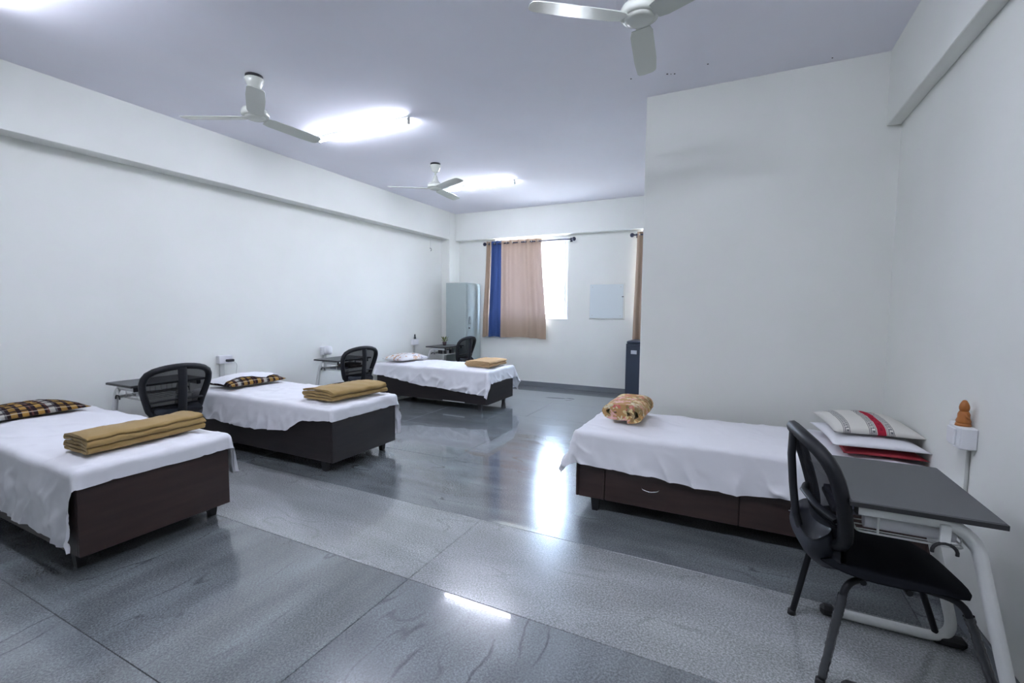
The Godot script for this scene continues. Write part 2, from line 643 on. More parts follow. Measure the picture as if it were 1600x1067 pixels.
func build_room() -> void:
	var st := new_st()
	span(st, Vector3(XL - 0.2, -0.2, ZB - 0.2), Vector3(XR + 0.2, -0.004, ZN + 0.2))
	var fl := struct("floor", done(st), M.joint)
	# rows of long granite slabs that run across the room; the pale row lies between two dark ones
	var rows := [[ZN, 1.0], [1.0, 0.07], [0.07, -0.86], [-0.86, -1.79], [-1.79, -2.53], [-2.53, -3.46], [-3.46, -4.39], [-4.39, -5.32], [-5.32, -6.25], [-6.25, -7.18], [-7.18, ZB]]
	var cuts := [[-2.6], [-3.2, -0.5], [-2.9, -0.2], [-4.2, -1.46], [-4.3, -1.46], [-3.9, 0.78], [-2.3], [-3.6, -1.2], [-2.4], [-3.4], [-2.0]]
	for i in rows.size():
		var xs: Array = [XL] + cuts[i] + [XR]
		for k in xs.size() - 1:
			var m: Material = M.granite_c if i == 4 else (M.granite_a if (i + k) % 2 == 0 else M.granite_b)
			slab(fl, xs[k], xs[k + 1], rows[i][1], rows[i][0], m, Vector2(rng.randf(), rng.randf()), i > 4)
	for p in [[-2.50, -6.64, 0.16, 0.035, 0.12], [-2.28, -6.70, 0.07, 0.03, -0.1], [-2.26, -6.56, 0.05, 0.012, 0.2]]:
		st = new_st()
		var blob := []
		for k in 22:
			var an := TAU * k / 22
			var wob := 1.0 + 0.45 * noise.get_noise_2d(cos(an) * 1.8 + p[0], sin(an) * 1.8 + p[1] * 3.0)
			blob.append(Vector2(cos(an) * p[2] * wob, sin(an) * p[3] * wob))
		prism(st, blob, 0.0, 0.0006, Transform3D(Basis(Vector3.UP, p[4]) * Basis(Vector3.RIGHT, -PI / 2), Vector3(p[0], 0.0002, p[1])))
		part(fl, "stain", done(st), M.stain)
	st = new_st()
	span(st, Vector3(XL - 0.2, H, ZB - 0.2), Vector3(XR + 0.2, H + 0.2, ZN + 0.2))
	var ce := struct("ceiling", done(st), M.ceiling)
	for p in [[-0.804, -3.657, 0.006], [-0.545, -3.70, 0.007], [-0.52, -3.712, 0.004], [-0.495, -3.72, 0.006], [-0.264, -3.678, 0.006], [0.519, -3.96, 0.005]]:
		st = new_st()
		lathe(st, Vector3(p[0], H - 0.002, p[1]), [Vector2(p[2], 0.002), Vector2(p[2], 0.0), Vector2(0, -0.001)], 8)
		part(ce, "paint_chip", done(st), M.chip)
	st = new_st()
	span(st, Vector3(XL - 0.2, 0, ZB), Vector3(XL, H, ZN))
	struct("wall_left", done(st), M.wall)
	st = new_st()
	span(st, Vector3(XR, 0, ZP), Vector3(XR + 0.2, H, ZN))
	struct("wall_right", done(st), M.wall)
	st = new_st()
	span(st, Vector3(XL - 0.2, 0, ZN), Vector3(XR + 0.2, H, ZN + 0.2))
	struct("wall_near", done(st), M.wall)
	st = new_st()
	span(st, Vector3(XP, 0, ZB), Vector3(XR + 0.2, H, ZP), 0.004)
	struct("wall_partition", done(st), M.wall)
	# back wall round its two window openings
	st = new_st()
	var z0 := ZB - 0.2
	span(st, Vector3(XL - 0.2, 0, z0), Vector3(XP, 1.2, ZB))
	span(st, Vector3(XL - 0.2, SOFFIT, z0), Vector3(XP, H, ZB))
	for x in [[XL - 0.2, -4.04], [-2.635, -1.42], [-0.85, XP]]:
		span(st, Vector3(x[0], 1.2, z0), Vector3(x[1], SOFFIT, ZB))
	struct("wall_back", done(st), M.wall)
	# beams under the ceiling and the column in the corner
	st = new_st()
	span(st, Vector3(XL, SOFFIT, -7.16), Vector3(-4.82, H, ZN), 0.004)
	struct("trim_1", done(st), M.wall)
	st = new_st()
	span(st, Vector3(0.858, SOFFIT, ZP), Vector3(XR, H, ZN), 0.004)
	struct("trim_2", done(st), M.wall)
	st = new_st()
	span(st, Vector3(-4.82, SOFFIT, ZB), Vector3(XP, H, -7.37), 0.004)
	struct("trim_3", done(st), M.wall)
	st = new_st()
	span(st, Vector3(XL, 0, ZB), Vector3(-4.82, H, -7.16), 0.004)
	struct("trim_4", done(st), M.wall)
	# granite skirting
	var sk := [["baseboard_back", Vector3(-4.82, 0, ZB), Vector3(XP, 0.085, ZB + 0.014)], ["baseboard_left", Vector3(XL, 0, -7.16), Vector3(XL + 0.014, 0.085, ZN)],
		["baseboard_right", Vector3(XR - 0.014, 0, ZP + 0.014), Vector3(XR, 0.085, ZN)], ["baseboard_partition", Vector3(XP - 0.014, 0, ZP), Vector3(XR, 0.085, ZP + 0.014)],
		["baseboard_near", Vector3(XL + 0.014, 0, ZN - 0.014), Vector3(XR - 0.014, 0.085, ZN)]]
	for s in sk:
		st = new_st()
		span(st, s[1], s[2], 0.003)
		struct(s[0], done(st), M.skirting)


# ------------------------------------------------------------------ windows and curtains
func window(called: String, x0: float, x1: float, halves: int) -> void:
	var st := new_st()
	var y0 := 1.2
	var y1 := SOFFIT
	var z := ZB - 0.13
	var w := 0.05
	for b in [[Vector3(x0, y0, z), Vector3(x1, y0 + w, z + 0.07)], [Vector3(x0, y1 - w, z), Vector3(x1, y1, z + 0.07)], [Vector3(x0, y0 + w, z), Vector3(x0 + w, y1 - w, z + 0.07)], [Vector3(x1 - w, y0 + w, z), Vector3(x1, y1 - w, z + 0.07)]]:
		span(st, b[0], b[1], 0.003)
	var wi := struct(called, done(st), M.upvc)
	var step := (x1 - x0 - 2 * w) / halves
	for k in halves:
		var a := x0 + w + k * step
		var zz := z + (0.012 if k % 2 == 0 else 0.038)
		st = new_st()
		var s := 0.045
		for b in [[Vector3(a, y0 + w, zz), Vector3(a + step, y0 + w + s, zz + 0.022)], [Vector3(a, y1 - w - s, zz), Vector3(a + step, y1 - w, zz + 0.022)], [Vector3(a, y0 + w + s, zz), Vector3(a + s, y1 - w - s, zz + 0.022)], [Vector3(a + step - s, y0 + w + s, zz), Vector3(a + step, y1 - w - s, zz + 0.022)]]:
			span(st, b[0], b[1], 0.003)
		var sash := part(wi, "sash", done(st), M.upvc)
		part(sash, "pane", box_mesh(Vector3(a + step / 2, (y0 + y1) / 2, zz + 0.011), Vector3(step - 2 * s, y1 - y0 - 2 * w - 2 * s, 0.005), 0.0), M.glass)
	st = new_st()
	span(st, Vector3(x0 - 0.0, y0 - 0.0, z + 0.07), Vector3(x1, y0 + 0.012, ZB + 0.012), 0.003)
	part(wi, "window_sill", done(st), M.upvc)


# hanging cloth between x0 and x1 at the top, flaring to b0..b1 at the hem
func drape(x0: float, x1: float, b0: float, b1: float, y1: float, y0: float, z: float, waves: float, amp: float, ph: float) -> ArrayMesh:
	var st := new_st()
	grid(st, 64, 24, func(u: float, v: float) -> Vector3:
		var k := smoothstep(0.0, 1.0, v)
		var x := lerpf(lerpf(x0, x1, u), lerpf(b0, b1, u), k)
		var a := amp * (1.0 - 0.35 * v) + 0.012 * v * sin(u * 9.0 + ph)
		var y := lerpf(y1, y0, v) - 0.012 * v * sin(u * 5.0 + ph * 2.0)
		return Vector3(x, y, z + a * sin(u * waves * TAU + ph) + 0.02 * v * v), true)
	return done(st)


func build_windows() -> void:
	window("window_1", -4.04, -2.635, 2)
	window("window_2", -1.42, -0.85, 1)
	# rods
	var zr := ZB + 0.085
	var rods := [[-4.20, -2.53, "dark curtain rod with round end knobs above the open window"], [-1.53, -0.79, "dark curtain rod end above the dark blue cabinet"]]
	for r in rods:
		var t := thing("curtain_rod", r[2], "curtain rod", Vector3((r[0] + r[1]) / 2, 2.555, zr), 0.0)
		var hw: float = (r[1] - r[0]) / 2
		part(t, "rod", tube_mesh([Vector3(-hw, 0, 0), Vector3(hw, 0, 0)], 0.011, 10), M.rod)
		var st := new_st()
		for s in ([-1, 1] if r[1] < -2.0 else [-1]):
			st = new_st()
			var prof := []
			for k in 9:
				var an := PI * k / 8
				prof.append(Vector2(0.034 * sin(an), 0.034 * cos(an)))
			lathe(st, Vector3(s * (hw + 0.02), 0, 0), prof, 14)
			part(t, "end_knob", done(st), M.rod)
		for s in [-1, 1]:
			st = new_st()
			span(st, Vector3(s * (hw - 0.05) - 0.008, -0.012, -0.085), Vector3(s * (hw - 0.05) + 0.008, 0.012, 0.0), 0.002)
			span(st, Vector3(s * (hw - 0.05) - 0.02, -0.035, -0.085), Vector3(s * (hw - 0.05) + 0.02, 0.035, -0.079), 0.002)
			part(t, "wall_bracket", done(st), M.rod)
	# curtains
	var c := thing("curtain", "beige eyelet curtain with one blue stripe half across the bright window", "curtain", Vector3.ZERO)
	var seams := [[-4.18, -4.07, -4.25, -4.11, M.curtain_tan, 1.5, 0.3], [-4.07, -3.865, -4.11, -3.865, M.curtain_blue, 2.0, 1.2], [-3.865, -3.10, -3.865, -2.985, M.curtain_tan, 4.5, 1.2]]
	for s in seams:
		var p := part(c, "curtain_panel", drape(s[0], s[1], s[2], s[3], 2.60, 0.865, zr, s[5], 0.022, s[6]), s[4])
		p.set_meta("label", "blue curtain stripe" if s[4] == M.curtain_blue else "beige curtain cloth")
	for k in 9:
		var st := new_st()
		var ring := []
		var ex := -4.13 + k * 0.122
		for q in 14:
			var an := TAU * q / 14
			ring.append(Vector3(ex, 2.555 + 0.024 * cos(an), zr + 0.024 * sin(an)))
		tube(st, ring, 0.005, 6, true)
		part(c, "eyelet", done(st), M.chrome)
	var c2 := thing("curtain", "beige curtain edge beside the white partition above the dark blue cabinet", "curtain", Vector3.ZERO)
	part(c2, "curtain_panel", drape(-1.47, -0.80, -1.50, -0.80, 2.60, 0.865, zr, 5.5, 0.022, 0.0), M.curtain_tan)
	for k in 5:
		var st := new_st()
		var ring := []
		for q in 14:
			var an := TAU * q / 14
			ring.append(Vector3(-1.43 + k * 0.13, 2.555 + 0.024 * cos(an), zr + 0.024 * sin(an)))
		tube(st, ring, 0.005, 6, true)
		part(c2, "eyelet", done(st), M.chrome)


# ------------------------------------------------------------------ beds
const BED_L := 1.90
const BED_W := 0.77
const BED_TOP := 0.45
const BED_LOW := 0.095
const CLOTH_TOP := 0.572


func bed(label: String, at: Vector3, foot: float, m: Material, drawers: bool, strip: bool) -> Node3D:
	var t := thing("cot_bed", label, "bed", at, 0.0)
	var a := BED_L / 2
	var b := BED_W / 2
	var h := BED_TOP - BED_LOW
	var cy := (BED_TOP + BED_LOW) / 2
	for s in [-1, 1]:
		part(t, "end_panel", box_mesh(Vector3(s * (a - 0.01), cy, 0), Vector3(0.02, h, BED_W), 0.003), m)
	part(t, "side_panel", box_mesh(Vector3(0, cy, -b + 0.01), Vector3(BED_L - 0.04, h, 0.02), 0.003), m)
	if not drawers:
		part(t, "side_panel", box_mesh(Vector3(0, cy, b - 0.01), Vector3(BED_L - 0.04, h, 0.02), 0.003), m)
	else:
		part(t, "side_panel", box_mesh(Vector3(0, cy, b - 0.025), Vector3(BED_L - 0.04, h, 0.014), 0.002), M.leg_black)
		part(t, "stile", box_mesh(Vector3(-a + 0.11, cy, b - 0.009), Vector3(0.178, h, 0.018), 0.003), m)
		for k in 2:
			var x0: float = [-a + 0.203, -a + 1.016][k]
			var x1: float = [-a + 1.012, a - 0.022][k]
			var d := part(t, "drawer_front", box_mesh(Vector3((x0 + x1) / 2, cy, b - 0.009), Vector3(x1 - x0, h, 0.018), 0.003), m)
			var hx: float = [-a + 0.50, -a + 1.45][k]
			part(d, "handle", tube_mesh(bend([Vector3(hx - 0.055, 0.228, b), Vector3(hx - 0.045, 0.222, b + 0.02), Vector3(hx, 0.214, b + 0.024), Vector3(hx + 0.045, 0.222, b + 0.02), Vector3(hx + 0.055, 0.228, b)], 0.012, 3), 0.0042, 8), M.chrome)
	part(t, "deck_board", box_mesh(Vector3(0, BED_TOP - 0.02, 0), Vector3(BED_L - 0.05, 0.018, BED_W - 0.065), 0.002), m)
	if strip:
		part(t, "edge_strip", box_mesh(Vector3(0.42, BED_LOW + 0.006, b + 0.0015), Vector3(0.36, 0.012, 0.003), 0.001), M.conduit)
	for sx in [-1, 1]:
		for sz in [-1, 1]:
			var st := new_st()
			var c := Vector3(sx * (a - 0.13), 0, sz * (b - 0.045))
			st.set_smooth_group(-1)
			var lo := []
			var hi := []
			for k in [[-1, -1], [1, -1], [1, 1], [-1, 1]]:
				lo.append(c + Vector3(k[0] * 0.019, 0, k[1] * 0.019))
				hi.append(c + Vector3(k[0] * 0.028, BED_LOW, k[1] * 0.028))
			poly(st, lo, Vector3.DOWN)
			poly(st, hi, Vector3.UP)
			for k in 4:
				var l := (k + 1) % 4
				poly(st, [lo[k], lo[l], hi[l], hi[k]], (lo[k] + lo[l]) / 2 - c)
			part(t, "leg", done(st), M.leg_black)
	# the mattress is a thing of its own
	return t


# a bedsheet laid over the mattress; drops say how far it hangs over each edge
func sheet_mesh(foot: float, near: Array, far: float, foot_drop: float, head_drop: float, sd: int, fold: float, corner: float) -> ArrayMesh:
	var a := BED_L / 2 - 0.015
	var b := BED_W / 2 - 0.015
	var r := 0.035
	var n := FastNoiseLite.new()
	n.seed = sd
	n.frequency = 1.0
	n.fractal_octaves = 2
	var st := new_st()
	var hang := func(e: float) -> Vector2:        # (outwards, down) of a cloth that goes e past the edge
		if e < r * PI / 2:
			return Vector2(r * sin(e / r), r * (1.0 - cos(e / r)))
		return Vector2(r, r + e - r * PI / 2)
	grid(st, 150, 96, func(u: float, v: float) -> Vector3:
		var flat_x := lerpf(-a - head_drop, a + foot_drop, u)
		var s := clampf((flat_x + a) / (2 * a), 0.0, 1.0)
		var dn := ramp(s, near)
		var flat_z := lerpf(b + dn, -b - far, v)
		var ex := 0.0
		var ez := 0.0
		if flat_x > a:
			ex = flat_x - a
		elif flat_x < -a:
			ex = flat_x + a
		if flat_z > b:
			ez = flat_z - b
		elif flat_z < -b:
			ez = flat_z + b
		var e := sqrt(ex * ex + ez * ez)
		var base := Vector3(clampf(flat_x, -a, a), CLOTH_TOP, clampf(flat_z, -b, b))
		# slack and creases on the flat of the bed
		var wr := n.get_noise_2d(flat_x * 2.2, flat_z * 3.0) * 0.008 + pow(1.0 - absf(n.get_noise_2d(flat_x * 2.4 + 9.0 + flat_z, flat_z * 2.8)), 8.0) * 0.007 - 0.006
		var inset := minf(minf(a - absf(base.x), b - absf(base.z)), 0.15) / 0.15
		base.y += wr - 0.014 * (1.0 - smoothstep(0.0, 1.0, inset)) * (1.0 if e < 0.0001 else 0.0) - (0.014 if e >= 0.0001 else 0.0)
		if e < 0.0001:
			return Vector3(base.x * foot, base.y, base.z)
		var d := Vector2(ex, ez) / e
		var le := lerpf(maxf(absf(ex), absf(ez)), e, corner)
		var hg: Vector2 = hang.call(le)
		var deep := smoothstep(0.03, 0.30, e)
		var along := flat_x if absf(ez) > absf(ex) else flat_z
		var diag := 0.0
		if ex != 0.0 and ez != 0.0:
			diag = 2.0 * absf(d.x * d.y)
		var out := hg.x + fold * deep * (0.55 + 0.45 * sin(along * 17.0 + n.get_noise_2d(along * 2.0, sd) * 5.0 + e * 5.0)) + absf(n.get_noise_2d(flat_x * 4.0, flat_z * 4.0)) * 0.02 * deep
		out += diag * e * (0.06 + 0.16 * corner)
		var rid := 1.0 - absf(n.get_noise_2d(flat_x * 2.6 + flat_z * 2.0 + 31.0, flat_z * 1.6 - flat_x * 1.1))
		out += 1.9 * fold * deep * pow(rid, 5.0)
		return Vector3((base.x + d.x * out) * foot, base.y - hg.y * (1.0 - 0.05 * diag), base.z + d.y * out), foot < 0)
	return done(st)


func build_beds() -> void:
	var cx := -2.955 - BED_L / 2
	var spots := [
		{"at": Vector3(cx, 0, -1.435), "foot": 1.0, "m": M.laminate_brown, "label": "dark brown cot with long overhanging sheet, plaid pillow and folded blanket", "near": [[0.0, 0.40], [0.5, 0.39], [0.8, 0.41], [1.0, 0.44]], "far": 0.30, "fd": 0.115, "fold": 0.010,
			"sheet": "white sheet hanging almost to the floor under the plaid pillow"},
		{"at": Vector3(cx + 0.005, 0, -3.055), "foot": 1.0, "m": M.laminate, "label": "near-black cot with a half-covered plaid pillow, between two desks", "near": [[0.0, 0.24], [0.15, 0.28], [0.5, 0.29], [0.72, 0.26], [0.84, 0.15], [1.0, 0.125]], "far": 0.42, "fd": 0.125, "fold": 0.010,
			"sheet": "white sheet with a sagging curved hem on the near-black cot"},
		{"at": Vector3(cx + 0.01, 0, -5.64), "foot": 1.0, "m": M.laminate, "label": "dark cot with a flowered pillow and pale blanket in front of the grey locker", "near": [[0.0, 0.19], [0.5, 0.29], [0.85, 0.33], [1.0, 0.35]], "far": 0.36, "fd": 0.19, "fold": 0.018,
			"sheet": "white sheet with a pointed hanging corner on the cot by the locker"},
		{"at": Vector3(-0.965 + BED_L / 2, 0, -3.37), "foot": -1.0, "m": M.laminate_brown, "label": "dark brown drawer cot standing along the white partition wall", "near": [[0.0, 0.24], [0.3, 0.25], [0.5, 0.28], [0.8, 0.25], [1.0, 0.24]], "far": 0.12, "fd": 0.24, "fold": 0.016,
			"sheet": "white sheet draped over the drawer cot with the rolled flowered quilt"}]
	for i in spots.size():
		var s: Dictionary = spots[i]
		bed(s.label, s.at, s.foot, s.m, i == 3, i == 2)
		single("mattress", box_mesh(Vector3(0, 0.0, 0), Vector3(BED_L - 0.05, 0.085, BED_W - 0.05), 0.03), M.mattress, "thin mattress under the " + s.sheet.replace("white sheet ", "sheet ").replace(" pointed", ""), "mattress", "", s.at + Vector3(0, BED_TOP + 0.0425, 0))
		single("bedsheet", sheet_mesh(s.foot, s.near, s.far, s.fd, 0.05, 30 + i, s.fold, [0.15, 0.1, 1.0, 1.0][i]), M.sheet, s.sheet, "bedsheet", "", s.at)


# ------------------------------------------------------------------ desks
func desk(label: String, at: Vector3, turn: float) -> Node3D:
	# the user sits at -x, the legs rise at +x
	var t := thing("study_desk", label, "desk", at, turn)
	var top := part(t, "desk_top", box_mesh(Vector3(0, 0.72, 0), Vector3(0.40, 0.02, 0.58), 0.005), M.desk_top)
	var st := new_st()
	for e in [[Vector3(-0.2005, 0.711, -0.2905), Vector3(-0.1985, 0.727, 0.2905)], [Vector3(0.1985, 0.711, -0.2905), Vector3(0.2005, 0.727, 0.2905)], [Vector3(-0.2, 0.711, 0.2895), Vector3(0.2, 0.727, 0.2912)], [Vector3(-0.2, 0.711, -0.2912), Vector3(0.2, 0.727, -0.2895)]]:
		span(st, e[0], e[1], 0.0)
	part(top, "edge_band", done(st), M.desk_edge)
	for s in [-1, 1]:
		var z: float = s * 0.245
		var path := bend([Vector3(-0.17, 0.69, z), Vector3(0.135, 0.69, z), Vector3(0.285, 0.022, z), Vector3(-0.13, 0.022, z)], 0.10, 8)
		var leg := part(t, "leg", tube_mesh(path, 0.02, 12), M.white_metal)
		part(leg, "rubber_foot", box_mesh(Vector3(-0.155, 0.023, z), Vector3(0.06, 0.046, 0.048), 0.014), M.rubber)
		part(leg, "rubber_foot", box_mesh(Vector3(0.275, 0.02, z), Vector3(0.09, 0.04, 0.05), 0.012), M.rubber)
		part(leg, "end_plug", box_mesh(Vector3(-0.173, 0.69, z), Vector3(0.008, 0.036, 0.036), 0.008), M.rubber)
	part(t, "crossbar", tube_mesh([Vector3(0.16, 0.60, -0.245), Vector3(0.16, 0.60, 0.245)], 0.014, 10), M.white_metal)
	# wire basket under the top
	var rim := bend([Vector3(-0.16, 0.595, -0.205), Vector3(0.13, 0.595, -0.205), Vector3(0.13, 0.595, 0.205), Vector3(-0.16, 0.595, 0.205), Vector3(-0.16, 0.595, -0.19)], 0.02, 3)
	var basket := part(t, "basket_rim", tube_mesh(rim, 0.004, 6), M.white_metal)
	for k in 9:
		var z := -0.18 + k * 0.045
		part(basket, "wire", tube_mesh(bend([Vector3(-0.16, 0.595, z), Vector3(0.13, 0.595, z), Vector3(0.13, 0.66, z)], 0.015, 3), 0.0025, 5), M.white_metal)
	for sx in [-0.10, 0.07]:
		for sz in [-0.205, 0.205]:
			part(basket, "hanger", tube_mesh([Vector3(sx, 0.594, sz), Vector3(sx, 0.712, sz)], 0.004, 6), M.white_metal)
	# bag hook on the outer leg
	for s in [-1, 1]:
		var hook := part(t, "bag_hook", box_mesh(Vector3(0.06, 0.655, s * 0.268), Vector3(0.028, 0.07, 0.012), 0.002), M.white_metal)
		var ring := []
		for q in 11:
			var an := PI * (q - 0.5) / 9.0
			ring.append(Vector3(0.06 + 0.032 * cos(an), 0.60 + 0.030 * sin(an), s * 0.272))
		part(hook, "loop", tube_mesh(ring, 0.0055, 7), M.rubber)
	return t


func build_desks() -> void:
	desk("dark desk on white legs between the plaid-pillow cot and the near-black cot", Vector3(-4.585, 0, -2.225), PI)
	desk("dark desk on white legs holding brown bundles, in the middle of the wall", Vector3(-4.56, 0, -4.33), PI)
	desk("dark desk with a small potted plant beside the grey locker", Vector3(-4.58, 0, -6.66), PI)
	desk("grey-topped desk on white legs against the wall with the orange figurine", Vector3(0.573, 0, -2.19), 0.0)


# ------------------------------------------------------------------ chairs
func back_point(w: float, h: float) -> Vector3:
	# w from -1 to 1 across, h from 0 to 1 up the backrest; the sitter faces +x
	var half := lerpf(0.185, 0.24, smoothstep(0.0, 0.8, h))
	var y := 0.505 + 0.350 * h + 0.045 * (1.0 - w * w) * h
	var x := lerpf(-0.205, -0.285, pow(maxf(h, 0.0), 1.6)) + 0.05 * w * w
	return Vector3(x, y, w * half)


func chair(label: String, at: Vector3, turn: float, wrapped: bool) -> Node3D:
	var t := thing("mesh_chair", label, "chair", at, turn)
	# seat cushion with a rounded outline
	var st := new_st()
	var seat_pt := func(rad: float, an: float, top: bool) -> Vector3:
		var c := cos(an)
		var s := sin(an)
		var k := pow(pow(absf(c), 4.0) + pow(absf(s), 4.0), -0.25)
		var x := rad * k * c * 0.235
		var z := rad * k * s * (0.235 if c > 0 else 0.235 - 0.02 * absf(c))
		var edge := pow(clampf(rad, 0.0, 1.0), 6.0)
		var y := (0.455 - 0.022 * edge) if top else (0.405 + 0.022 * edge)
		y -= 0.025 * smoothstep(0.10, 0.235, x) - 0.015 * smoothstep(-0.05, -0.23, x)
		return Vector3(x + 0.005, y, z)
	grid(st, 10, 40, func(u: float, v: float) -> Vector3: return seat_pt.call(u, v * TAU, true))
	grid(st, 10, 40, func(u: float, v: float) -> Vector3: return seat_pt.call(u, v * TAU, false), true)
	grid(st, 1, 40, func(u: float, v: float) -> Vector3: return seat_pt.call(1.0, v * TAU, u < 0.5))
	part(t, "seat", done(st), M.chair_cloth)
	# backrest frame and net
	var loop := []
	for k in 48:
		var an := TAU * k / 48
		var c := cos(an)
		var s := sin(an)
		var q := pow(pow(absf(c), 7.0) + pow(absf(s), 7.0), -1.0 / 7.0)
		loop.append(back_point(q * c, 0.5 + 0.5 * q * s))
	part(t, "back_frame", tube_mesh(loop, 0.025, 8, true), M.chair_black)
	st = new_st()
	grid(st, 14, 16, func(u: float, v: float) -> Vector3:
		var w := u * 2.0 - 1.0
		var h := v * 2.0 - 1.0
		var lim := pow(maxf(0.0, 1.0 - pow(absf(h), 7.0)), 1.0 / 7.0)
		return back_point(w * maxf(lim, 0.70), 0.5 + h * 0.5) + Vector3(0.006, 0, 0))
	part(t, "back_mesh", done(st), M.chair_mesh)
	st = new_st()
	for side in [0.010, -0.010]:
		grid(st, 14, 8, func(u: float, v: float) -> Vector3: return back_point((u * 2.0 - 1.0) * 0.97, lerpf(-0.14, 0.22, v)) + Vector3(side, 0, 0), side < 0.0)
	for v in [-0.14, 0.22]:
		grid(st, 14, 1, func(u: float, q: float) -> Vector3: return back_point((u * 2.0 - 1.0) * 0.97, v) + Vector3(lerpf(0.010, -0.010, q), 0, 0), v > 0.0)
	part(t, "lower_panel", done(st), M.chair_black)
	part(t, "lumbar_bar", tube_mesh([back_point(-0.93, 0.32) + Vector3(-0.014, 0, 0), back_point(-0.4, 0.32) + Vector3(-0.016, 0, 0), back_point(0.4, 0.32) + Vector3(-0.016, 0, 0), back_point(0.93, 0.32) + Vector3(-0.014, 0, 0)], 0.018, 8, false, 0.5), M.chair_black)
	# spine behind the net and the shell that carries it
	st = new_st()
	var spine := [Vector3(-0.298, 0.89, 0), Vector3(-0.300, 0.80, 0), Vector3(-0.290, 0.68, 0), Vector3(-0.275, 0.56, 0), Vector3(-0.245, 0.46, 0)]
	tube(st, spine, 0.034, 10, false, 0.4)
	part(t, "spine", done(st), M.chair_black)
	st = new_st()
	# a cup that wraps the rear of the seat: a squarish ring that narrows towards its foot
	var cup := func(v: float, an: float) -> Vector3:
		var c := cos(an)
		var q := sin(an)
		var k := pow(pow(absf(c), 4.0) + pow(absf(q), 4.0), -0.25)
		var wide := lerpf(0.170, 0.085, v * v)
		var deep := lerpf(0.040, 0.055, sin(v * PI))
		return Vector3(lerpf(-0.225, -0.165, v * v) + deep * c * k, lerpf(0.545, 0.385, v) + 0.03 * c * k * (1.0 - v), wide * q * k)
	grid(st, 10, 28, func(u: float, v: float) -> Vector3: return cup.call(u, v * TAU))
	for yy in [0.0, 1.0]:
		var cap := []
		for k in 28:
			cap.append(cup.call(yy, TAU * k / 28.0))
		poly(st, cap, Vector3.UP if yy < 0.5 else Vector3.DOWN)
	part(t, "back_shell", done(st), M.chair_shell)
	# legs: two bent tubes that carry the seat
	for s in [-1, 1]:
		var fr := part(t, "leg", tube_mesh(bend([Vector3(0.05, 0.395, s * 0.12), Vector3(0.19, 0.395, s * 0.19), Vector3(0.318, 0.012, s * 0.208)], 0.05, 6), 0.0125, 10), M.chair_black)
		var bk := part(t, "leg", tube_mesh(bend([Vector3(-0.05, 0.395, s * 0.12), Vector3(-0.15, 0.395, s * 0.19), Vector3(-0.215, 0.012, s * 0.208)], 0.05, 6), 0.0125, 10), M.chair_black)
		part(fr, "foot_cap", lathe_mesh(Vector3(0.321, 0, s * 0.2085), [Vector2(0, 0.022), Vector2(0.016, 0.02), Vector2(0.018, 0.0), Vector2(0, 0)], 10), M.rubber)
		part(bk, "foot_cap", lathe_mesh(Vector3(-0.218, 0, s * 0.2085), [Vector2(0, 0.022), Vector2(0.016, 0.02), Vector2(0.018, 0.0), Vector2(0, 0)], 10), M.rubber)
		if wrapped and s == 1:
			for q in [[fr, Vector3(0.205, 0.35, 0.1921), Vector3(0.3115, 0.03, 0.2072)], [bk, Vector3(-0.158, 0.35, 0.1921), Vector3(-0.212, 0.03, 0.2072)]]:
				st = new_st()
				var p0: Vector3 = q[1]
				var p1: Vector3 = q[2]
				var dir := (p1 - p0).normalized()
				var sd := dir.cross(Vector3.RIGHT).normalized()
				var ot := sd.cross(dir).normalized()
				grid(st, 40, 12, func(u: float, v: float) -> Vector3:
					var an := v * TAU
					var r := 0.0150 + 0.0042 * noise.get_noise_2d(u * 22.0 + cos(an) * 1.2, sin(an) * 1.6 + p0.x * 30.0)
					return p0.lerp(p1, u) + (sd * cos(an) + ot * sin(an)) * r)
				var w := part(q[0], "plastic_wrap", done(st), M.wrap)
				w.set_meta("label", "shiny crinkled plastic film round the leg")
	part(t, "seat_rail", tube_mesh([Vector3(0.04, 0.393, -0.19), Vector3(0.04, 0.393, 0.19)], 0.011, 8), M.chair_black)
	part(t, "seat_rail", tube_mesh([Vector3(-0.09, 0.393, -0.17), Vector3(-0.09, 0.393, 0.17)], 0.011, 8), M.chair_black)
	return t


func build_chairs() -> void:
	chair("black mesh chair between the plaid-pillow cot and the near-black cot", Vector3(-4.27, 0, -2.12), PI - 0.05, false)
	chair("black mesh chair at the desk holding brown bundles", Vector3(-4.27, 0, -4.14), PI - 0.12, false)
	chair("black chair at the desk with the potted plant", Vector3(-4.25, 0, -6.50), PI - 0.05, false)
	chair("black mesh chair with plastic-wrapped legs at the grey-topped desk", Vector3(0.515, 0, -2.19), 0.13, true)


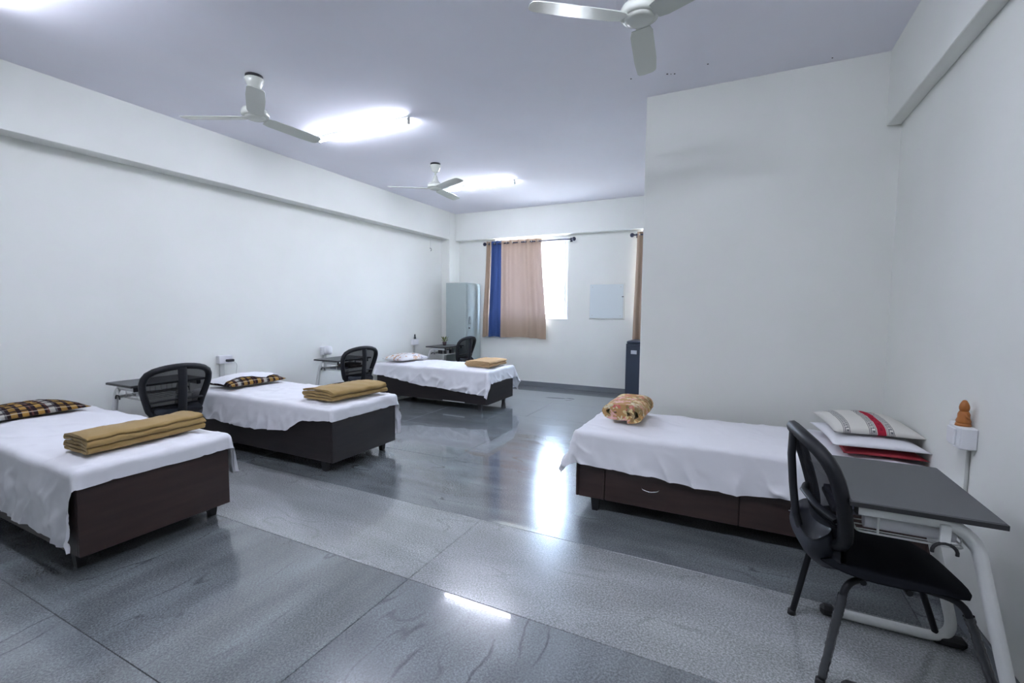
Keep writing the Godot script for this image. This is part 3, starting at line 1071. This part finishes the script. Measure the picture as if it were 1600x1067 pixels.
# ------------------------------------------------------------------ ceiling fans
func fan(label: String, at: Vector3, base: float, drop: float) -> Node3D:
	var t := thing("ceiling_fan", label, "fan", at, 0.0, "ceiling fans")
	part(t, "dark_gap_disc", lathe_mesh(Vector3(0, -0.012, 0), [Vector2(0, 0.012), Vector2(0.062, 0.012), Vector2(0.062, 0.0), Vector2(0, 0.0)], 20), M.fan_dark)  # near-black disc standing in for the shaded gap between ceiling and canopy
	part(t, "canopy", lathe_mesh(Vector3(0, 0, 0), [Vector2(0.0, -0.022), Vector2(0.066, -0.022), Vector2(0.068, -0.03), Vector2(0.045, -0.085), Vector2(0.03, -0.10), Vector2(0.0, -0.10)], 24), M.fan)
	var y := -drop
	part(t, "down_rod", tube_mesh([Vector3(0, -0.012, 0), Vector3(0, y + 0.05, 0)], 0.012, 12), M.fan)
	part(t, "rod_cover", lathe_mesh(Vector3(0, y, 0), [Vector2(0.0, 0.13), Vector2(0.02, 0.13), Vector2(0.032, 0.08), Vector2(0.055, 0.045), Vector2(0.0, 0.045)], 24), M.fan)
	part(t, "motor_housing", lathe_mesh(Vector3(0, y, 0), [Vector2(0.0, 0.047), Vector2(0.06, 0.045), Vector2(0.086, 0.032), Vector2(0.096, 0.014), Vector2(0.098, -0.004), Vector2(0.093, -0.018), Vector2(0.08, -0.022), Vector2(0.0, -0.022)], 32), M.fan)
	part(t, "bottom_cover", lathe_mesh(Vector3(0, y, 0), [Vector2(0.074, -0.022), Vector2(0.072, -0.030), Vector2(0.055, -0.035), Vector2(0.0, -0.037)], 32), M.fan)
	for k in 3:
		var an := deg_to_rad(base + 120.0 * k)
		# local x runs out along the blade
		var bs := Basis(Vector3.UP, -an) * Basis(Vector3.RIGHT, deg_to_rad(-10.0))
		var xf := Transform3D(bs, Vector3(0, y - 0.026, 0))
		var st := new_st()
		var out := []
		for q in [Vector2(0.085, -0.046), Vector2(0.13, -0.058), Vector2(0.40, -0.062), Vector2(0.535, -0.056), Vector2(0.556, -0.046), Vector2(0.564, -0.02), Vector2(0.562, 0.03), Vector2(0.55, 0.048), Vector2(0.53, 0.055), Vector2(0.40, 0.062), Vector2(0.13, 0.058), Vector2(0.085, 0.046)]:
			out.append(q)
		prism(st, out, -0.002, 0.002, xf * Transform3D(Basis(Vector3.RIGHT, PI / 2), Vector3.ZERO))
		var bl := part(t, "blade", done(st), M.fan)
		st = new_st()
		box(st, xf * Vector3(0.12, 0.0045, 0), Vector3(0.13, 0.005, 0.05), 0.001, bs)
		part(bl, "blade_bracket", done(st), M.fan)
	return t


func build_fans() -> void:
	fan("cream three-blade ceiling fan between the two tube lights nearest the desks", Vector3(-3.393, H, -2.39), -85.5, 0.285)
	fan("cream three-blade ceiling fan nearest the curtained window", Vector3(-3.389, H, -4.73), 24.6, 0.275)
	fan("cream three-blade ceiling fan near the partition wall", Vector3(-0.50, H, -2.43), 24.0, 0.285)


# ------------------------------------------------------------------ things on walls, locker, cabinet
func build_wall_things() -> void:
	# steel locker in the corner
	var x0 := -4.78
	var x1 := -4.33
	var z0 := -7.47
	var z1 := -6.98
	var t := thing("steel_locker", "tall grey-green steel locker in the corner beside the curtain", "locker", Vector3((x0 + x1) / 2, 0, (z0 + z1) / 2))
	var w := x1 - x0
	var d := z1 - z0
	part(t, "body", box_mesh(Vector3(-0.008, 0.935, 0), Vector3(w - 0.016, 1.81, d), 0.006), M.steel_locker)
	var dr := part(t, "door", box_mesh(Vector3(w / 2 - 0.007, 0.95, 0), Vector3(0.014, 1.72, d - 0.03), 0.004), M.steel_locker)
	part(dr, "handle", box_mesh(Vector3(w / 2 + 0.012, 1.17, d / 2 - 0.07), Vector3(0.02, 0.13, 0.016), 0.005), M.chrome)
	part(dr, "lock", lathe_mesh(Vector3(w / 2 + 0.006, 1.03, d / 2 - 0.07), [Vector2(0, 0.012), Vector2(0.012, 0.012), Vector2(0.012, -0.012), Vector2(0, -0.012)], 12), M.seam)
	for sx in [-1, 1]:
		for sz in [-1, 1]:
			part(t, "foot", box_mesh(Vector3(sx * (w / 2 - 0.04), 0.015, sz * (d / 2 - 0.04)), Vector3(0.05, 0.032, 0.05), 0.003), M.rubber)
	# distribution board cover
	t = thing("electrical_panel", "square white cover plate screwed to the wall right of the window", "panel", Vector3(-1.955, 1.515, ZB))
	part(t, "back_frame", box_mesh(Vector3(0, 0, 0.008), Vector3(0.59, 0.59, 0.016), 0.004), M.wall)
	var cover := part(t, "cover_plate", box_mesh(Vector3(0, 0, 0.022), Vector3(0.555, 0.555, 0.012), 0.003), M.panel)
	for s in [[-1, -1], [1, -1], [-1, 1], [1, 1]]:
		var st := new_st()
		var disc := []
		for k in 10:
			disc.append(Vector2(0.009 * cos(TAU * k / 10), 0.009 * sin(TAU * k / 10)))
		prism(st, disc, 0.027, 0.031, Transform3D(Basis(), Vector3(s[0] * 0.235, s[1] * 0.235, 0)))
		part(cover, "screw", done(st), M.conduit)
	part(t, "latch", box_mesh(Vector3(0.27, 0.075, 0.03), Vector3(0.03, 0.012, 0.01), 0.002), M.dark_plastic)
	# dark cabinet in the gap by the partition
	t = thing("storage_cabinet", "dark blue cabinet with a white sticker beside the partition corner", "cabinet", Vector3(-1.17, 0, -7.10))
	part(t, "body", box_mesh(Vector3(0, 0.45, 0), Vector3(0.62, 0.86, 0.50), 0.008), M.navy)
	part(t, "lid", box_mesh(Vector3(0, 0.90, 0.004), Vector3(0.60, 0.035, 0.52), 0.012), M.navy)
	part(t, "front_panel", box_mesh(Vector3(0, 0.44, 0.254), Vector3(0.60, 0.80, 0.012), 0.005), M.navy)
	part(t, "sticker", box_mesh(Vector3(-0.19, 0.755, 0.261), Vector3(0.085, 0.055, 0.002), 0.0), M.sticker)
	part(t, "plinth", box_mesh(Vector3(0, 0.012, 0), Vector3(0.58, 0.024, 0.46), 0.003), M.rubber)
	# switch boxes on the left wall
	t = thing("switch_box", "white switch box with a plugged black adapter above the near-black cot", "switch box", Vector3(XL, 0.81, -3.055))
	part(t, "box", box_mesh(Vector3(0.03, 0, 0), Vector3(0.06, 0.085, 0.145), 0.005), M.plastic)
	part(t, "trunking", box_mesh(Vector3(0.012, -0.16, 0.02), Vector3(0.024, 0.235, 0.05), 0.003), M.conduit)
	var ad := part(t, "adapter", box_mesh(Vector3(0.08, -0.012, -0.03), Vector3(0.045, 0.028, 0.075), 0.006), M.dark_plastic)
	part(ad, "cable", tube_mesh(bend([Vector3(0.08, -0.02, -0.066), Vector3(0.06, -0.06, -0.12), Vector3(0.03, -0.20, -0.12)], 0.03, 4), 0.0025, 6), M.conduit)
	t = thing("switch_box", "white switch box with a round white plug above the desk with brown bundles", "switch box", Vector3(XL, 0.80, -4.41))
	part(t, "box", box_mesh(Vector3(0.03, 0, 0), Vector3(0.06, 0.11, 0.13), 0.006), M.plastic)
	var st2 := new_st()
	lathe(st2, Vector3(0.085, 0, 0), [Vector2(0, 0.065), Vector2(0.04, 0.06), Vector2(0.052, 0.03), Vector2(0.05, -0.03), Vector2(0.035, -0.05), Vector2(0, -0.052)], 20)
	part(t, "plug_in_device", done(st2), M.plastic)
	part(t, "trunking", box_mesh(Vector3(0.012, -0.16, 0), Vector3(0.024, 0.22, 0.05), 0.003), M.conduit)
	t = thing("switch_box", "white switch box with a dark figurine above the flowered pillow", "switch box", Vector3(XL, 0.80, -6.32))
	part(t, "box", box_mesh(Vector3(0.03, 0, 0), Vector3(0.06, 0.10, 0.14), 0.005), M.plastic)
	part(t, "trunking", box_mesh(Vector3(0.012, -0.17, 0.0), Vector3(0.024, 0.24, 0.03), 0.003), M.conduit)
	figurine(Vector3(XL + 0.032, 0.85, -6.32), 0.085, M.idol_dark, "tiny dark figurine standing on the switch box by the flowered pillow")
	# on the right wall
	t = thing("switch_box", "white switch box with an orange figurine on the wall above the grey-topped desk", "switch box", Vector3(XR, 0.835, -2.665))
	part(t, "box", box_mesh(Vector3(-0.03, 0, 0), Vector3(0.06, 0.095, 0.125), 0.005), M.plastic)
	part(t, "switch_plate", box_mesh(Vector3(-0.064, 0.0, -0.015), Vector3(0.008, 0.07, 0.08), 0.002), M.plastic)
	part(t, "side_socket", box_mesh(Vector3(-0.022, 0.01, -0.085), Vector3(0.044, 0.075, 0.045), 0.004), M.plastic)
	part(t, "conduit", tube_mesh([Vector3(-0.008, -0.045, 0.0), Vector3(-0.008, -0.25, 0.0)], 0.007, 8), M.conduit)
	figurine(Vector3(XR - 0.032, 0.8825, -2.665), 0.115, M.idol, "small orange-brown figurine standing on the switch box over the grey-topped desk")
	# a hook high on the left wall
	t = thing("wall_hook", "tiny wall hook high beside the corner column under the beam", "hook", Vector3(XL, 2.43, -6.80))
	part(t, "hook", tube_mesh(bend([Vector3(0, 0.02, 0), Vector3(0.03, 0.015, 0), Vector3(0.035, -0.02, 0), Vector3(0.015, -0.03, 0)], 0.01, 3), 0.004, 6), M.seam)
	part(t, "wire", tube_mesh([Vector3(0.012, 0.02, 0.0), Vector3(0.012, 0.17, 0.0)], 0.002, 5), M.conduit)


# a little seated figure: plinth, body, arms, head with a tall crown and a halo plate
func figurine(at: Vector3, h: float, m: Material, label: String) -> void:
	var t := thing("figurine", label, "figurine", at)
	var s := h / 0.115
	part(t, "plinth", lathe_mesh(Vector3.ZERO, [Vector2(0, 0.012) * s, Vector2(0.026, 0.012) * s, Vector2(0.028, 0.0), Vector2(0, 0)], 16, 0.9), m)
	part(t, "body", lathe_mesh(Vector3.ZERO, [Vector2(0, 0.066) * s, Vector2(0.016, 0.064) * s, Vector2(0.021, 0.052) * s, Vector2(0.021, 0.036) * s, Vector2(0.026, 0.022) * s, Vector2(0.024, 0.012) * s, Vector2(0, 0.012) * s], 16), m)
	part(t, "head", lathe_mesh(Vector3.ZERO, [Vector2(0, 0.115) * s, Vector2(0.007, 0.112) * s, Vector2(0.012, 0.103) * s, Vector2(0.016, 0.093) * s, Vector2(0.018, 0.082) * s, Vector2(0.017, 0.072) * s, Vector2(0.013, 0.062) * s, Vector2(0, 0.062) * s], 16), m)
	for k in [-1, 1]:
		part(t, "arm", tube_mesh(bend([Vector3(0, 0.058, k * 0.013) * s, Vector3(0.002, 0.042, k * 0.024) * s, Vector3(0.012, 0.036, k * 0.018) * s], 0.006, 3), 0.005 * s, 7), m)


# ------------------------------------------------------------------ pillows, blankets, papers
func pillow_mesh(a: float, b: float, h: float, sd: int, flat := 0.3) -> ArrayMesh:
	var st := new_st()
	var n := FastNoiseLite.new()
	n.seed = sd
	n.frequency = 1.0
	var f := func(u: float, v: float, up: bool) -> Vector3:
		var p := u * 2.0 - 1.0
		var q := v * 2.0 - 1.0
		var thick := pow(maxf(0.0, (1.0 - pow(absf(p), 2.6)) * (1.0 - pow(absf(q), 2.6))), 0.55)
		var x := a * p * (1.0 - 0.07 * (1.0 - q * q))
		var z := b * q * (1.0 - 0.08 * (1.0 - p * p))
		var lump := 1.0 + 0.14 * n.get_noise_2d(p * 1.7, q * 1.7) + 0.05 * n.get_noise_2d(p * 6.0, q * 6.0)
		var y := h * flat + (h * (1.0 - flat) * thick * lump if up else -h * flat * pow(thick, 0.6))
		return Vector3(x, y, z)
	grid(st, 28, 22, func(u: float, v: float) -> Vector3: return f.call(u, v, true), true)
	grid(st, 28, 22, func(u: float, v: float) -> Vector3: return f.call(u, v, false))
	return done(st)


# cloth folded to and fro: the cross-section lies in x and y, the length along z
func folded_mesh(path: Array, thick: float, length: float, sd: int, wob: float, skew := 0.0) -> ArrayMesh:
	var n := FastNoiseLite.new()
	n.seed = sd
	n.frequency = 1.0
	var l := []
	var r := []
	for i in path.size():
		var a: Vector2 = path[maxi(i - 1, 0)]
		var b: Vector2 = path[mini(i + 1, path.size() - 1)]
		var t := (b - a).normalized()
		var o := Vector2(-t.y, t.x) * thick / 2
		l.append(path[i] + o)
		r.append(path[i] - o)
	var ring := l.duplicate()
	var back := r.duplicate()
	back.reverse()
	ring.append_array(back)
	var segs := 26
	var at := func(i: int, k: int) -> Vector3:
		var q: Vector2 = ring[i % ring.size()]
		var z := (float(k) / segs - 0.5) * length
		var lift := clampf(q.y / 0.06, 0.0, 1.0)
		var dx := wob * n.get_noise_2d(z * 5.0, q.y * 14.0)
		var dy := wob * 0.7 * lift * n.get_noise_2d(z * 6.0 + 20.0, q.x * 5.0)
		var end := wob * 1.2 * n.get_noise_2d(q.x * 8.0, q.y * 30.0 + 7.0) * (float(k) / segs - 0.5)
		return Vector3(q.x + dx + skew * z, maxf(q.y + dy, 0.001), z + end)
	var st := new_st()
	st.set_smooth_group(0)
	for i in ring.size():
		for k in segs:
			var p := [at.call(i, k), at.call(i + 1, k), at.call(i + 1, k + 1), at.call(i, k + 1)]
			for q in [0, 1, 2, 0, 2, 3]:
				st.add_vertex(p[q])
	st.set_smooth_group(-1)
	var m := path.size()
	for k in [0, segs]:
		for i in m - 1:
			poly(st, [at.call(i, k), at.call(i + 1, k), at.call(2 * m - 2 - i, k), at.call(2 * m - 1 - i, k)], Vector3(0, 0, -1 if k == 0 else 1))
	return done(st)


# zigzag of n layers, each w wide and g apart, bulging towards the middle
func zigzag(n: int, w: float, g: float, bulge: float) -> Array:
	var out := []
	for i in n:
		var s := 1.0 if i % 2 == 0 else -1.0
		var y := g * (i + 0.5)
		for k in 9:
			var u := (k / 8.0) * 2.0 - 1.0
			out.append(Vector2(-s * u * (w / 2 - g / 2) * -1.0, y + bulge * (float(i) / n) * (1.0 - u * u)))
		if i < n - 1:
			for k in range(1, 6):
				var an := PI * k / 6
				out.append(Vector2(s * (w / 2 - g / 2) + s * g * 0.5 * sin(an), y + g * 0.5 * (1.0 - cos(an))))
	return out


func spiral(turns: float, w: float, h: float, thick: float) -> Array:
	var out := []
	var steps := int(turns * 28)
	for k in steps + 1:
		var t := float(k) / steps
		var an := -t * turns * TAU + PI * 0.9
		var r := lerpf(0.06, 1.0, t)
		var q := Vector2(cos(an), sin(an))
		q = q * pow(pow(absf(q.x), 3.0) + pow(absf(q.y), 3.0), -0.333)
		out.append(Vector2(q.x * r * (w / 2 - thick / 2), h / 2 + q.y * r * (h / 2 - thick / 2)))
	return out


func build_small_things() -> void:
	var top := CLOTH_TOP + 0.009
	# pillows
	single("pillow", pillow_mesh(0.30, 0.20, 0.085, 3, 0.16), M.plaid, "plaid brown, ochre and black pillow on the cot with the long sheet", "pillow", "", Vector3(-4.68, top, -1.41), PI / 2 + 0.08)
	single("pillow", pillow_mesh(0.31, 0.20, 0.10, 4), M.plaid, "plaid pillow peeping out from under a white cloth", "pillow", "", Vector3(-4.56, top, -3.03), PI / 2)
	var st := new_st()
	grid(st, 30, 24, func(u: float, v: float) -> Vector3:
		var p := u * 2.0 - 1.0
		var lim := 0.50 + 0.42 * clampf(1.0 - absf(p - 0.25) * 1.35, 0.0, 1.0)
		var q := lerpf(-1.08, lim, v)
		var thick := pow(maxf(0.0, (1.0 - pow(minf(absf(p), 1.0), 2.6)) * (1.0 - pow(minf(absf(q), 1.0), 2.6))), 0.55)
		var y := 0.10 * 0.3 + 0.10 * 0.7 * thick * (1.0 + 0.14 * noise.get_noise_2d(p * 1.7, q * 1.7)) + 0.010 + 0.006 * noise.get_noise_2d(p * 4.0, q * 4.0)
		return Vector3(0.31 * 1.03 * p * (1.0 - 0.07 * (1.0 - q * q)), y, 0.20 * q), true)
	single("pillow_cloth", done(st), M.sheet, "white cloth spread over the plaid pillow on the near-black cot", "cloth", "", Vector3(-4.56, top, -3.03), PI / 2)
	single("pillow", pillow_mesh(0.30, 0.20, 0.10, 6), M.flower_pillow, "white pillow with brown flowers on the cot by the locker", "pillow", "", Vector3(-4.58, top, -5.60), PI / 2 - 0.1)
	single("pillow", pillow_mesh(0.22, 0.28, 0.05, 8), M.sheet, "plain white pillow under the striped one on the drawer cot", "pillow", "", Vector3(0.70, top + 0.043, -3.34), 0.08)
	single("cushion", pillow_mesh(0.19, 0.25, 0.04, 9), M.red, "flat red cushion at the bottom of the pillow pile on the drawer cot", "cushion", "", Vector3(0.735, top, -3.33), 0.05)
	single("pillow", pillow_mesh(0.215, 0.27, 0.08, 10, 0.2), M.fret, "off-white pillow with a red band and grey fret borders on top of the pile", "pillow", "", Vector3(0.715, top + 0.094, -3.43), 0.08)
	# blankets
	single("folded_blanket", folded_mesh(zigzag(5, 0.27, 0.017, 0.018), 0.014, 0.62, 12, 0.017, 0.06), M.tan, "long ochre blanket folded flat across the foot of the plaid-pillow cot", "blanket", "", Vector3(-3.23, top + 0.001, -1.46))
	single("folded_blanket", folded_mesh(zigzag(4, 0.36, 0.021, 0.02), 0.017, 0.60, 13, 0.020, -0.10), M.tan, "ochre blanket folded in thick layers on the near-black cot", "blanket", "", Vector3(-3.20, top + 0.001, -3.07))
	single("folded_blanket", folded_mesh(zigzag(4, 0.38, 0.018, 0.012), 0.015, 0.52, 14, 0.018, 0.0), M.tan_pale, "pale tan folded blanket on the cot in front of the locker", "blanket", "", Vector3(-3.19, top + 0.001, -5.66))
	var q := spiral(2.65, 0.33, 0.14, 0.03)
	single("rolled_quilt", folded_mesh(q, 0.029, 0.46, 15, 0.006, 0.0), M.quilt, "rolled flowered quilt in tan, pink and cream on the drawer cot", "quilt", "", Vector3(-0.72, top + 0.001, -3.43))
	# potted plant on the far desk
	var t := thing("potted_plant", "small leafy plant in a dark pot on the desk beside the locker", "plant", Vector3(-4.62, 0.73, -6.70))
	part(t, "pot", lathe_mesh(Vector3.ZERO, [Vector2(0, 0.05), Vector2(0.030, 0.05), Vector2(0.034, 0.062), Vector2(0.038, 0.06), Vector2(0.028, 0.0), Vector2(0, 0)], 16), M.pot)
	for k in 16:
		var an := TAU * k / 16.0 + 0.3 * sin(k * 3.0)
		var hgt := 0.10 + 0.07 * absf(sin(k * 2.1))
		var dirn := Vector3(cos(an), 0, sin(an))
		var tip := dirn * (0.03 + 0.05 * absf(cos(k * 1.7))) + Vector3(0, hgt, 0)
		st = new_st()
		var sd := dirn.cross(Vector3.UP) * 0.012
		var b0 := dirn * 0.006 + Vector3(0, 0.05, 0)
		var mid := b0.lerp(tip, 0.6) + Vector3(0, 0.012, 0)
		st.set_smooth_group(-1)
		poly(st, [b0, mid + sd, tip], Vector3.UP)
		poly(st, [b0, tip, mid - sd], Vector3.UP)
		part(t, "leaf", done(st), M.leaf)
	# in and on the desk by the right wall
	var dx := 0.573
	var dz := -2.19
	single("paper_roll", tube_mesh([Vector3(0, 0, -0.0), Vector3(0.25, 0, 0.0)], 0.026, 16), M.paper, "white paper roll in the wire basket under the grey-topped desk", "paper roll", "", Vector3(dx - 0.135, 0.6255, dz + 0.165))
	var stack := [[0.28, 0.018, 0.24, M.grey_cover, "grey folder at the bottom of the basket under the grey-topped desk", 0.0], [0.26, 0.022, 0.21, M.paper_lilac, "lilac notebook on the grey folder in the desk basket", 0.10], [0.24, 0.012, 0.19, M.brown_cover, "brown book on top of the lilac notebook in the basket", -0.06]]
	var y := 0.5995
	for s in stack:
		single("book" if s[3] != M.grey_cover else "folder", box_mesh(Vector3(0, s[1] / 2, 0), Vector3(s[0], s[1], s[2]), 0.003), s[3], s[4], "book", "", Vector3(dx - 0.075, y, dz - 0.05), s[5])
		y += s[1] + 0.0005
	single("green_packet", box_mesh(Vector3(0, 0.02, 0), Vector3(0.07, 0.04, 0.05), 0.008), M.green, "small green packet in the corner of the desk basket", "packet", "", Vector3(dx + 0.085, 0.5995, dz + 0.05), 0.3)
	st = new_st()
	grid(st, 10, 6, func(u: float, v: float) -> Vector3:
		var lift := 0.075 * pow(u, 2.0)
		return Vector3(0.10 - 0.23 * u, 0.002 + lift, (v - 0.5) * 0.17 + 0.01 * u), false)
	M.loose = M.paper.duplicate()
	M.loose.cull_mode = BaseMaterial3D.CULL_DISABLED
	single("paper_sheet", done(st), M.loose, "loose white paper curling out over the side of the grey-topped desk", "paper", "", Vector3(dx - 0.13, y + 0.001, dz - 0.10), 0.1)
	# key with a yellow tag in the drawer of the cot
	t = thing("key", "key with a yellow tag hanging in the drawer of the cot", "key", Vector3(0.335, 0.25, -2.985))
	part(t, "shank", tube_mesh([Vector3(-0.035, 0.0, 0.012), Vector3(0.004, 0, 0.012)], 0.004, 6), M.chrome)
	part(t, "tag", box_mesh(Vector3(0.006, -0.012, 0.012), Vector3(0.02, 0.05, 0.006), 0.002), M.yellow)
	# bundles in the baskets of the other desks
	single("cloth_bundle", folded_mesh(zigzag(3, 0.22, 0.018, 0.008), 0.014, 0.20, 17, 0.012), M.brown_cover, "brown folded cloth in the basket of the middle desk", "cloth", "", Vector3(-4.54, 0.60, -4.42))
	single("book", box_mesh(Vector3(0, 0.012, 0), Vector3(0.18, 0.024, 0.13), 0.003), M.grey_cover, "grey book in the basket of the middle desk", "book", "", Vector3(-4.52, 0.5995, -4.22))
	for k in 4:
		single("notebook", box_mesh(Vector3(0, 0.03, 0), Vector3(0.16, 0.06, 0.022), 0.002), [M.dark_plastic, M.paper, M.dark_plastic, M.grey_cover][k], "%s notebook standing in the basket under the potted plant" % ["black", "white", "thick black", "grey"][k], "notebook", "", Vector3(-4.54, 0.5995, -6.52 - k * 0.075))
